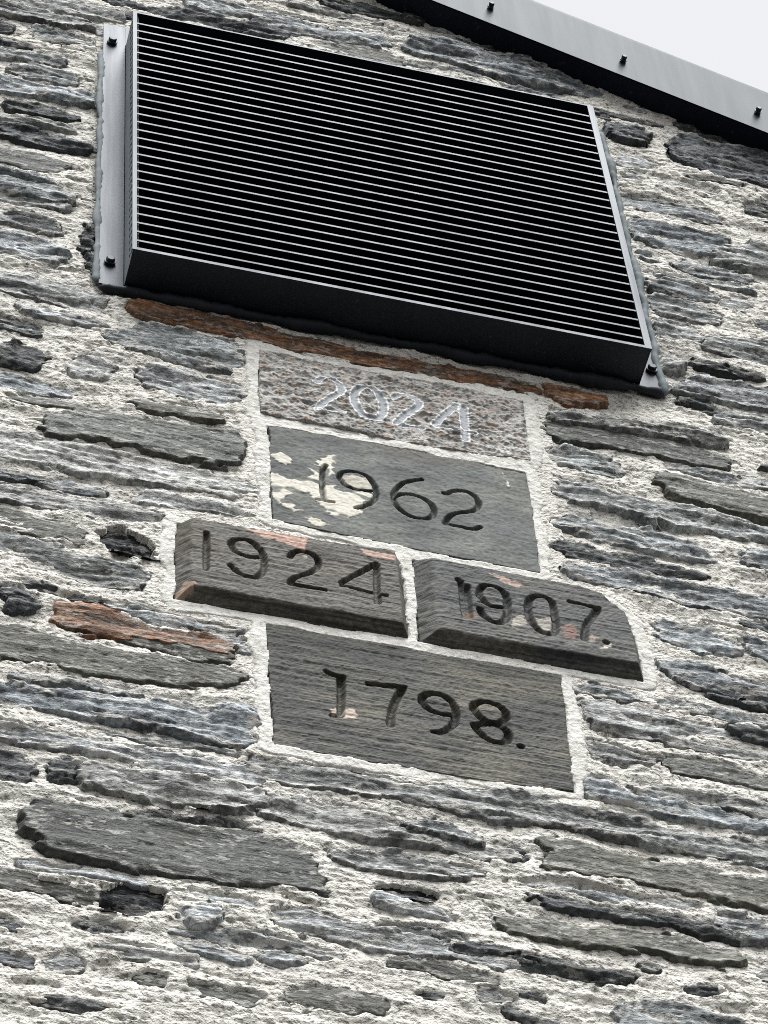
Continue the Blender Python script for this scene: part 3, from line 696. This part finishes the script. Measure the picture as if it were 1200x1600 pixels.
def add_stone(poly, kind, proud):
    r = stone_surface(poly, kind, proud)
    if r is None: return
    s, sd, h, p = r
    keep = (sd > -0.010) & around[s] & (date_sd[s] < -0.012) & ~cull[s]
    cells = keep[:-1, :-1] & keep[1:, :-1] & keep[:-1, 1:] & keep[1:, 1:]
    if cells.sum() < 12: return
    if kind == 'c':
        HM[s] = np.where(sd > -0.002, np.minimum(HM[s], -0.022), HM[s])
    else:
        HM[s] -= 0.0065 * sstep((sd - 0.001) / 0.004)
        HM[s] -= 0.0075 * np.exp(-((sd - 0.001) / 0.0028) ** 2) * sstep((N_mid[s] + 0.6 * W1x[s] - 0.15) / 0.5)
    TOP[s] = np.where(sd > 0.010, np.maximum(TOP[s], h), TOP[s])
    occ[s] |= sd > -0.006
    stone_jobs.append((s, sd, h, cells, kind, p))

for st in STONES:
    reg, kind, pts = st[:3]
    proud = st[3] / 1000 if len(st) > 3 else random.gauss(0.0004, 0.0024)
    if kind == 'd' and len(st) < 4: proud -= 0.003
    pp = px(reg, pts)
    ext = random.uniform(40, 150)
    e2 = []
    for (x, y) in pp:                      # stones cut by the picture's edge run on past it
        if x <= 1.5: x, y = x - ext, y - ext * 0.19
        elif x >= 1199: x, y = x + ext, y + ext * 0.18
        e2.append((x, y))
    add_stone(np.array([unproj(q, max(proud, -0.004)) for q in e2]), kind, proud)

# the courses carry on all round, past what the photograph shows
z = GZ[0] + 0.02
rr = random.Random(5)
while z < GZ[-1] - 0.08:
    th = rr.uniform(0.030, 0.075)
    x = GX[0] + rr.uniform(0, 0.2)
    while x < GX[-1] - 0.1:
        ln = rr.uniform(0.10, 0.42)
        xa, xb, za, zb = x, x + ln, z, z + th
        x += ln + rr.uniform(0.012, 0.035)
        s = sub(xa, xb, za, zb)
        if s[0].stop - s[0].start < 4 or s[1].stop - s[1].start < 8: continue
        fr = inframe[s]; 
        if not around[s].any() or fr.mean() > 0.10 or occ[s].mean() > 0.06 or (cull[s] | grille_zone[s]).any(): continue
        if zb > RZ - RS * (xb - RX) + 0.0: continue
        n = 5
        top = [(xa + ln * k / n, zb + rr.gauss(0, .005)) for k in range(n + 1)]
        bot = [(xa + ln * k / n, za + rr.gauss(0, .005)) for k in range(n, -1, -1)]
        top[0] = (top[0][0] + .01, top[0][1] - .01)
        if len(stone_jobs) < 292:
            add_stone(np.array(top + bot), rr.choice('gggpod'), rr.gauss(.0025, .0035))
    z += th + rr.uniform(0.012, 0.028)

# thin slips of slate packed into the wider joints
n_slip = 0
for _ in range(6000):
    if n_slip >= 55 or len(stone_jobs) > 350: break
    xa, za = rr.uniform(-0.3, 1.6), rr.uniform(-2.1, 1.5)
    ln, th = rr.uniform(0.09, 0.30), rr.uniform(0.010, 0.020)
    s = sub(xa - 0.01, xa + ln + 0.01, za - 0.006, za + th + 0.006)
    if s[0].stop - s[0].start < 5 or s[1].stop - s[1].start < 8: continue
    if inframe[s].mean() < 0.9 or occ[s].mean() > 0.16 or (cull[s] | grille_zone[s]).any() or date_sd[s].max() > -0.035: continue
    top = [(xa + ln * k / 4, za + th * (0.5 + 0.5 * math.sin(math.pi * (k + .6) / 5.2)) + rr.gauss(0, .002)) for k in range(5)]
    bot = [(xa + ln * k / 4, za + rr.gauss(0, .002)) for k in range(4, -1, -1)]
    add_stone(np.array(top + bot), rr.choice('gdpgo'), rr.gauss(-0.002, .002)); n_slip += 1

# build the stones, each an object of its own
for (s, sd, h, cells, kind, p) in stone_jobs:
    cx, cz = float(p[:, 0].mean()), float(p[:, 1].mean())
    inside = inframe[s].mean() > 0.02
    X, Z, H, E_, C_ = GX[s[1]], GZ[s[0]], h, sd, cells
    if not inside:                          # coarser where the photograph does not look
        X, Z, H, E_ = X[::2], Z[::2], h[::2, ::2], sd[::2, ::2]
        k = (E_ > -0.006) & around[s][::2, ::2] & (date_sd[s][::2, ::2] < -0.012)
        C_ = k[:-1, :-1] & k[1:, :-1] & k[:-1, 1:] & k[1:, 1:]
        if C_.sum() < 6: continue
    me = grid_mesh('stone', X, Z, H, C_, {'edge': np.clip(E_, 0, 0.1)}, None, (cx, cz))
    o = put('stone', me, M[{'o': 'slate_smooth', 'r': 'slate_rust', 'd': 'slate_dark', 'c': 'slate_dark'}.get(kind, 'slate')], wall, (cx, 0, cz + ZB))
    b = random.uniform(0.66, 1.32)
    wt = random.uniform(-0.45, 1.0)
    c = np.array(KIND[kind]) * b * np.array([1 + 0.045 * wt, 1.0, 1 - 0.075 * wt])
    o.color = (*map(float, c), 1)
    if kind == 'r': o['label'] = 'rust-brown stained stone'
    elif kind == 'c': o['label'] = 'near-black broken stone set slightly back'

# mortar bed: fine inside the picture, coarser outside, left out where stones bury it
vis = around & ~cull & ~((TOP > HM + 0.007) & (date_sd < -0.04))
cell = vis[:-1, :-1] | vis[1:, :-1] | vis[:-1, 1:] | vis[1:, 1:]
cell &= around[:-1, :-1] & around[1:, 1:] & ~(cull[:-1, :-1] & cull[1:, 1:] & cull[1:, :-1] & cull[:-1, 1:])
nb = ((NZ - 1) // 2, (NX - 1) // 2)
blk = lambda a: a[:nb[0] * 2, :nb[1] * 2].reshape(nb[0], 2, nb[1], 2)
bin_ = blk(inframe).any((1, 3)); bcell = blk(cell).any((1, 3))
cj, ci = np.nonzero(bcell & ~bin_)
cj, ci = cj * 2, ci * 2
qc = np.stack([cj * NX + ci, cj * NX + ci + 2, (cj + 2) * NX + ci + 2, (cj + 2) * NX + ci], 1)
up = np.repeat(np.repeat(bin_, 2, 0), 2, 1)
fm = np.zeros((NZ - 1, NX - 1), bool); fm[:up.shape[0], :up.shape[1]] = up
fj, fi = np.nonzero(cell & fm)
qf = np.stack([fj * NX + fi, fj * NX + fi + 1, (fj + 1) * NX + fi + 1, (fj + 1) * NX + fi], 1)
me = compact('mortar', GX, GZ, HM, np.concatenate([qc, qf]), None, None, (0.6, 0.0))
mo = put('mortar', me, M['mortar'], wall, (0.6, 0, ZB))

# smooth pale pointing round the dated stones
ps = 0.0026
bx0, bx1, bz0, bz1 = 0.05, 0.95, -1.42, -0.10
PX_ = np.arange(bx0, bx1, ps).astype(np.float32); PZ_ = np.arange(bz0, bz1, ps).astype(np.float32)
PX2, PZ2 = np.meshgrid(PX_, PZ_)
psh = PX2.shape
pn1 = gn(psh, ps, .02, .02); pn2 = gn(psh, ps, .006, .006); pn3 = gn(psh, ps, .05, .05)
wx = PX2 + 0.0016 * pn1; wz = PZ2 + 0.0016 * gn(psh, ps, .02, .02)
psd = np.full(psh, -1.0, np.float32)
for d in DATES: psd = np.maximum(psd, poly_sd(wx, wz, d['poly']))
out = -psd
edge = 0.0235 + 0.0030 * pn3 + 0.0016 * pn1 + 0.0012 * pn2
ph = 0.0004 + 0.0009 * pn3 + 0.0004 * pn1 + 0.00035 * pn2 - 0.005 * sstep((out - edge + 0.001) / 0.004)
ph = np.where(out < -0.001, ph - 0.01, ph)
pk = (out > -0.006) & (out < edge + 0.006)
cellp = pk[:-1, :-1] & pk[1:, :-1] & pk[:-1, 1:] & pk[1:, 1:]
me = grid_mesh('pointing', PX_, PZ_, ph, cellp, None, None, (0.5, -0.7))
tag(put('pointing', me, M['pointing'], wall, (0.5, 0, ZB - 0.7)), 'smooth pale mortar pointing round the dated stones')

# ------------------------------------------------------------------ carved date stones
for d in DATES:
    P = d['poly']; s_ = d['step']
    x0, z0 = P.min(0) - 0.006; x1, z1 = P.max(0) + 0.006
    X = np.arange(x0, x1, s_).astype(np.float32); Z = np.arange(z0, z1, s_).astype(np.float32)
    X2, Z2 = np.meshgrid(X, Z); sh = X2.shape
    nA = gn(sh, s_, .030, .030); nB = gn(sh, s_, .006, .005); nC = gn(sh, s_, .0028, .0022); nL = gn(sh, s_, .12, .004); nL2 = gn(sh, s_, .06, .0028); nD = gn(sh, s_, .013, .009)
    sd = poly_sd(X2 + 0.0012 * nA + 0.0006 * nB, Z2 + 0.0010 * nA + 0.0006 * nB, P)
    h = d['proud'] + 0.0004 * nA + d['relief'] * (nB + 0.8 * nC)
    if d['lam']: h = h + d['lam'] * 0.5 * (terrace(nL, 1.4, 0.8) + 0.5 * nL2)
    if d['key'] == 'd2024': h = h + 0.0016 * terrace(gn(sh, s_, .014, .007), 1.2, 0.7)
    if d.get('bevel'):                               # splayed foot and ends
        n = len(P)
        bsd = np.full(sh, 1.0, np.float32)
        cen = P.mean(0)
        for k in range(n):
            a, b = P[k], P[(k + 1) % n]
            m = (a + b) / 2
            horizontal = abs(b[0] - a[0]) > abs(b[1] - a[1])
            side = ('b' if m[1] < cen[1] else 't') if horizontal else ('l' if m[0] < cen[0] else 'r')
            if side == 't': continue
            if side == 'b': dist = line_d(X2, Z2, [a, b])
            else: dist = line_d(X2, Z2, [a, b])
            w_ = {'b': 1.0, 'l': 1.45 if d['key'] == 'd1907' else 1.2, 'r': 0.7}[side]
            bsd = np.minimum(bsd, dist / w_)
        ramp = bsd + 0.0006 * nB
        k_ = 0.005
        lim = -0.004 + ramp * 1.15
        hh = np.minimum(h, lim)
        bl = np.clip(0.5 + 0.5 * (lim - h) / k_, 0, 1)
        h = lim * (1 - bl) + h * bl - k_ * bl * (1 - bl) * 0.8
    face_h = d['proud']; h_rough = h
    car = np.zeros(sh, np.float32); rim = np.zeros(sh, np.float32)
    jw = 0.0002 * nB + 0.0002 * nA
    for ln in d['lines']:
        pts = np.array([unproj(q, face_h) for q in ln])
        if len(pts) > 2: pts = chaikin(pts, False, 2)
        hw = d['hw'] * (1.15 if len(pts) == 1 else 1.0)
        if len(pts) == 1: nd = line_d(X2, Z2, pts) / hw
        else:                                            # upright strokes cut broader than level ones
            nd = np.full(sh, 1e3, np.float32)
            for a, b in zip(pts[:-1], pts[1:]):
                L_ = math.hypot(*(b - a)) + 1e-9
                up_ = abs(b[1] - a[1]) / L_
                nd = np.minimum(nd, line_d(X2, Z2, [a, b]) / (hw * (0.80 + 0.36 * up_)))
        dist = nd * hw + jw
        g = 1 - np.clip(dist / hw, 0, 1)
        prof = np.clip(g * 1.45, 0, 1) ** 0.85
        car = np.maximum(car, prof)
        rim = np.maximum(rim, np.clip(1.0 - np.abs(dist - hw * 1.05) / 0.0020, 0, 1))
    if d['key'] == 'd2024': h = h * (1 - car) + (d['proud'] + 0.0007 * nA) * car
    h = h - d['depth'] * car
    h = h - 0.030 * (1 - sstep((sd + 0.002) / 0.003))
    col = np.zeros(sh + (4,), np.float32)
    def blend(c, a):
        a = np.clip(a, 0, 1)
        na = a + col[..., 3] * (1 - a)
        for q in range(3):
            col[..., q] = np.where(na > 1e-4, (c[q] * a + col[..., q] * col[..., 3] * (1 - a)) / np.maximum(na, 1e-4), 0)
        col[..., 3] = na
    for (reg, c, pts) in d['patches']:
        pp = np.array([unproj(q, face_h) for q in px(reg, pts)])
        sdp = poly_sd(X2 + 0.0022 * nA + 0.0014 * nB, Z2 + 0.0022 * nA + 0.0012 * nB, pp)
        big = c[0] > 0.55
        a = np.clip((sdp + 0.0012 * nC - (0.0060 * np.clip(nB * 0.7 + nA * 0.8 - 0.45, 0, 2) if big else 0)) / 0.0022 + 0.4, 0, 1)
        a = a * (0.86 if big else 0.75) * np.where(car > 0.35, 0.25 if big else 0.8, 1.0)
        if big: a = a * np.clip(1.2 - 2.4 * (nD - 0.75), 0.08, 1.0)
        blend(c, a)
        if big: h = h + 0.0011 * np.clip(a, 0, 1)
    if d.get('groove'):
        blend(d['groove'], 0.95 * np.clip(car * 2.2, 0, 1))
        if d.get('rim'): blend(d['rim'], np.clip(rim * 1.7 - 0.1, 0, 1) * 0.94)
    k = sd > -0.003
    C_ = k[:-1, :-1] & k[1:, :-1] & k[:-1, 1:] & k[1:, 1:]
    cx, cz = map(float, P.mean(0))
    me = grid_mesh('date_stone', X, Z, h, C_, None, {'patch': col}, (cx, cz))
    tag(put('date_stone', me, M[d['key']], wall, (cx, 0, cz + ZB)), d['label'])

# ------------------------------------------------------------------ wall core, roof, ground
ridge_x = -1.3
def rake(x): return RZ - RS * (x - RX)
rz = rake(ridge_x)
def outline(z_off=0.0):
    return [(-5.2, -ZB), (3.6, -ZB), (3.6, rake(3.6) + z_off), (ridge_x, rz + z_off), (-5.2, rz + z_off - RS * (ridge_x + 5.2))]
mb = MB()
mb.prism(outline(0.02), (0, 0, ZB), (1, 0, 0), (0, 0, 1), (0, 1, 0), 0.075, 0.55)
put('wall_core', mb.mesh('wall_core'), M['core'], wall, (0, 0, 0))

roof = empty('roof', (ridge_x, 0.0, ZB + rz))
tag(roof, 'pitched slate roof behind the grey metal verge of the gable', 'roof')
def roof_slope(sx):
    L = 5.5
    e = Vector((sx * math.cos(math.atan(RS)), 0, -math.sin(math.atan(RS))))
    nrm = Vector((sx * math.sin(math.atan(RS)), 0, math.cos(math.atan(RS))))
    m = MB()
    m.prism([(0, 0), (L, 0), (L, 0.09), (0, 0.09)], (ridge_x, 0.0, ZB + rz + 0.03), e, nrm, (0, 1, 0), 0.005, 6.0)
    return m.mesh('roof_slope')
put('roof_slope', roof_slope(1), M['roof'], roof)
put('roof_slope', roof_slope(-1), M['roof'], roof)
for ch in roof.children: ch.location = -roof.location
mb = MB(); mb.ring((ridge_x, 0.01, ZB + rz + 0.10), (0, 1, 0), [(0, .09), (5.9, .09)], 12)
o = put('ridge', mb.mesh('ridge', True), M['roof'], roof); o.location = -roof.location

gs = 2500.0
me = bpy.data.meshes.new('ground'); me.from_pydata([(-gs, -gs, 0), (gs, -gs, 0), (gs, gs, 0), (-gs, gs, 0)], [], [(0, 1, 2, 3)])
tag(put('ground', me, M['ground']), kind='structure')

# ------------------------------------------------------------------ verge flashing
VD = 0.05
VP = Vector((RX, 0, ZB + RZ - 0.001))
ang = math.atan(RS)
VE = Vector((math.cos(ang), 0, -math.sin(ang))); VN = Vector((math.sin(ang), 0, math.cos(ang))); VY = Vector((0, 1, 0))
verge = empty('verge_flashing', VP)
tag(verge, 'grey metal verge flashing with dark bolts along the roof edge', 'flashing')
w0, w1 = -2.19, 2.6
FH = 0.232
# face sheet with a folded drip at the foot and a rolled top edge, profile in (depth out of wall, up the slope normal)
prof_o = [(-VD, 0.0), (-VD, FH - 0.035), (-VD + 0.003, FH - 0.02), (-VD + 0.010, FH - 0.008), (-VD + 0.022, FH), (-VD + 0.05, FH + 0.004), (0.10, FH + 0.004)]
prof_i = [(u + 0.003, v - 0.003) if k > 1 else (u + 0.003, v + (0.003 if k == 0 else 0)) for k, (u, v) in enumerate(prof_o)]
mb = MB(); mb.prism(prof_o + prof_i[::-1], VP, VY, VN, VE, w0, w1)
o = put('face_sheet', mb.mesh('face_sheet'), M['flash'], verge); o.location = -verge.location
mb = MB(); mb.prism([(-VD + 0.0035, 0.0), (0.03, 0.0), (0.03, 0.012), (-VD + 0.0035, 0.012)], VP, VY, VN, VE, w0, w1)
o = put('soffit', mb.mesh('soffit'), M['dark'], verge); o.location = -verge.location  # black colour stands in for shade under the verge
def bolt_mesh(r, l, name='bolt'):
    m = MB()
    m.ring((0, 0, 0), (0, -1, 0), [(0, r * 1.0), (l * .16, r * 1.0), (l * .16, r * .72), (l * .30, r * .72)], 14)
    m.ring((0, -l * .30, 0), (0, -1, 0), [(0, r * 1.12), (l * .14, r * 1.12)], 14)
    m.ring((0, -l * .44, 0), (0, -1, 0), [(0, r * .82), (l * .44, r * .82), (l * .52, r * .66)], 6)
    return m.mesh(name)
bme = bolt_mesh(0.0075, 0.017)
for (bxp, byp) in ((766, 14), (973, 97), (1183, 178)):
    bx_, bz_ = unproj((bxp, byp), VD)
    put('bolt', bme, M['bolt'], verge, (bx_, -VD, bz_ + ZB))
for k in range(1, 7):
    q = Vector((0.82, 0, 1.467)) - Vector((0.297, 0, -0.132)) * k
    put('bolt', bme, M['bolt'], verge, (q.x, -VD, q.z + ZB))

# ------------------------------------------------------------------ louvred ventilation grille
GW, GH, GD = 1.0, 1.008, 0.0872
gr = empty('vent_grille', (0.0, 0.0, ZB))
tag(gr, 'dark grey metal louvred vent bolted to the wall above the dated stones', 'vent')
def gpart(name, m, mat, smooth=False, parent=gr):
    me = m.mesh(name, smooth) if isinstance(m, MB) else m
    return put(name, me, mat, parent, (0, 0, ZB))
t = 0.003
fl = -0.004                                   # back of the flange
# flange pieces, flat on the wall
m = MB(); m.box((-0.046, fl - t, -0.006), (0.0, fl, GH + 0.085)); gpart('flange', m, M['paint'])
m = MB(); m.box((GW, fl - t, -0.006), (GW + 0.044, fl, GH + 0.085)); gpart('flange', m, M['paint'])
m = MB(); m.box((0.0004, fl - t, GH + 0.0005), (GW - 0.0004, fl, GH + 0.085)); gpart('flange', m, M['paint'])
# front frame bars
yf = -GD
m = MB(); m.box((0.0, yf, 0.0), (0.0085, yf + 0.004, GH)); gpart('frame_bar', m, M['paint'])
m = MB(); m.box((GW - 0.0135, yf, 0.0), (GW, yf + 0.004, GH)); gpart('frame_bar', m, M['paint'])
m = MB(); m.box((0.0087, yf, 0.0), (GW - 0.0137, yf + 0.004, 0.0085)); gpart('frame_bar', m, M['paint'])
m = MB(); m.box((0.0087, yf, GH - 0.0045), (GW - 0.0137, yf + 0.004, GH)); gpart('frame_bar', m, M['paint'])
# box sides
def perforated():
    m = MB()
    ya, yb = yf + 0.0042, fl - t - 0.0005
    strips = [(ya, ya + 0.006), (ya + 0.034, yb)]
    for a, b in strips:
        m.add([(0.0015, a, 0.0005), (0.0015, b, 0.0005), (0.0015, b, GH), (0.0015, a, GH)], [(0, 1, 2, 3)])
    pitch = 0.0255; n = int(GH / pitch)
    for c, (y0, y1, sh) in enumerate(((ya + 0.006, ya + 0.020, 0.0), (ya + 0.020, ya + 0.034, 0.5))):
        zz = [0.0005] + [min(GH, (k + sh) * pitch + 0.003) for k in range(0, n + 1) if (k + sh) * pitch + 0.003 < GH] + [GH]
        for z0_, z1_ in zip(zz[:-1], zz[1:]):
            cy, cz = (y0 + y1) / 2, (z0_ + z1_) / 2
            if z1_ - z0_ < 0.02:
                m.add([(0.0015, y0, z0_), (0.0015, y1, z0_), (0.0015, y1, z1_), (0.0015, y0, z1_)], [(0, 1, 2, 3)]); continue
            r = 0.0060
            outer = [(y1, cz), (y1, z1_), (cy, z1_), (y0, z1_), (y0, cz), (y0, z0_), (cy, z0_), (y1, z0_)]
            inner = [(cy + r * math.cos(k * math.pi / 4), cz + r * math.sin(k * math.pi / 4)) for k in range(8)]
            m.add([(0.0015, *q) for q in outer] + [(0.0015, *q) for q in inner], [(k, (k + 1) % 8, 8 + (k + 1) % 8, 8 + k) for k in range(8)])
    return m
gpart('side_panel', perforated(), M['perf'])
m = MB(); m.box((0.011, yf + 0.006, 0.004), (0.013, fl - t - 0.001, GH - 0.006)); gpart('side_shade_sheet', m, M['dark'])  # added black sheet, paints the dark seen through the holes
m = MB(); m.box((GW - 0.003, yf + 0.0042, 0.0005), (GW - 0.0005, fl - t - 0.0005, GH - 0.001)); gpart('side_panel', m, M['paint'])
m = MB(); m.box((0.0018, yf + 0.0043, GH - 0.003), (GW - 0.0035, fl - t - 0.0005, GH - 0.0003)); gpart('top_panel', m, M['paint'])
m = MB(); m.box((0.0018, yf + 0.0043, 0.0006), (GW - 0.0035, fl - t - 0.0005, 0.0035)); gpart('bottom_panel', m, M['paint'])
m = MB(); m.box((0.0135, fl - 0.0025, 0.004), (GW - 0.0035, fl - 0.0005, GH - 0.004)); gpart('shade_backing', m, M['dark'])  # added black sheet in place of the shaded opening behind the slats
# slats: coated front lip, blade rising inwards behind it coloured black as if in shade
m = MB(); m.box((0.0089, -0.0015, -0.0027), (GW - 0.0139, 0.0008, 0.0027)); lip_me = m.mesh('slat_lip')
m = MB(); m.prism([(0.0012, -0.0024), (0.056, 0.050), (0.056, 0.0525), (0.0012, 0.0006)], (0, 0, 0), (0, 1, 0), (0, 0, 1), (1, 0, 0), 0.014, GW - 0.0145)
blade_me = m.mesh('slat_blade')
for k in range(28):
    zc = 0.0372 + k * (0.9574 - 0.0372) / 27
    s1 = put('slat', lip_me, M['paint'], gr, (0, yf + 0.0027, ZB + zc))
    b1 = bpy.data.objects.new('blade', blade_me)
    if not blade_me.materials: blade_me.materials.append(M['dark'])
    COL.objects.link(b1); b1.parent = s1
# bolts with dabs of sealant
gb = bolt_mesh(0.0105, 0.013, 'flange_bolt')
for (bx_, bz_) in ((-0.028, 1.006), (-0.026, 0.075), (1.030, 0.060), (1.030, 0.99)):
    put('bolt', gb, M['bolt'], gr, (bx_, fl - t, bz_ + ZB))
def bead(pts, r0, seed, flat=0.6):
    """uneven sealant bead along a line"""
    rr_ = np.random.default_rng(seed); P_ = [Vector(p) for p in pts]
    n = 10; m = MB(); vs = []; N = len(P_)
    prof = np.convolve(rr_.standard_normal(N + 8), np.ones(9) / 5, 'same')[4:4 + N]; pr2 = rr_.standard_normal(N)
    off = np.convolve(rr_.standard_normal(N + 12), np.ones(6) / 6, 'same')[6:6 + N]
    for k, p in enumerate(P_):
        tdir = (P_[min(k + 1, N - 1)] - P_[max(k - 1, 0)]).normalized()
        u = Vector((0, -1, 0)); w = tdir.cross(u).normalized()
        r = r0 * max(0.35, 1 + 0.42 * prof[k] + 0.05 * pr2[k])
        if k in (0, N - 1): r *= 0.2
        c = p + w * (r0 * 0.5 * off[k])
        for a in range(n):
            th = 2 * math.pi * a / n
            vs.append(c + w * (r * math.cos(th)) + u * (r * flat * math.sin(th)))
    fs = [(k * n + a, k * n + (a + 1) % n, (k + 1) * n + (a + 1) % n, (k + 1) * n + a) for k in range(N - 1) for a in range(n)]
    fs += [tuple(range(n)), tuple(range((N - 1) * n, N * n))]
    m.add(vs, fs)
    return m
lin = lambda a, b, n: [tuple(a[q] + (b[q] - a[q]) * k / (n - 1) for q in range(3)) for k in range(n)]
gpart('sealant', bead(lin((-0.049, -0.004, 0.0), (-0.049, -0.004, 0.96), 110), 0.0075, 1), M['seal'], True)
gpart('sealant', bead(lin((1.049, -0.004, -0.02), (1.049, -0.004, 1.06), 120), 0.0085, 2, 1.0), M['seal'], True)
gpart('sealant', bead(lin((-0.046, -0.004, -0.014), (1.048, -0.004, -0.014), 120), 0.0115, 3, 0.9), M['sealdark'], True)
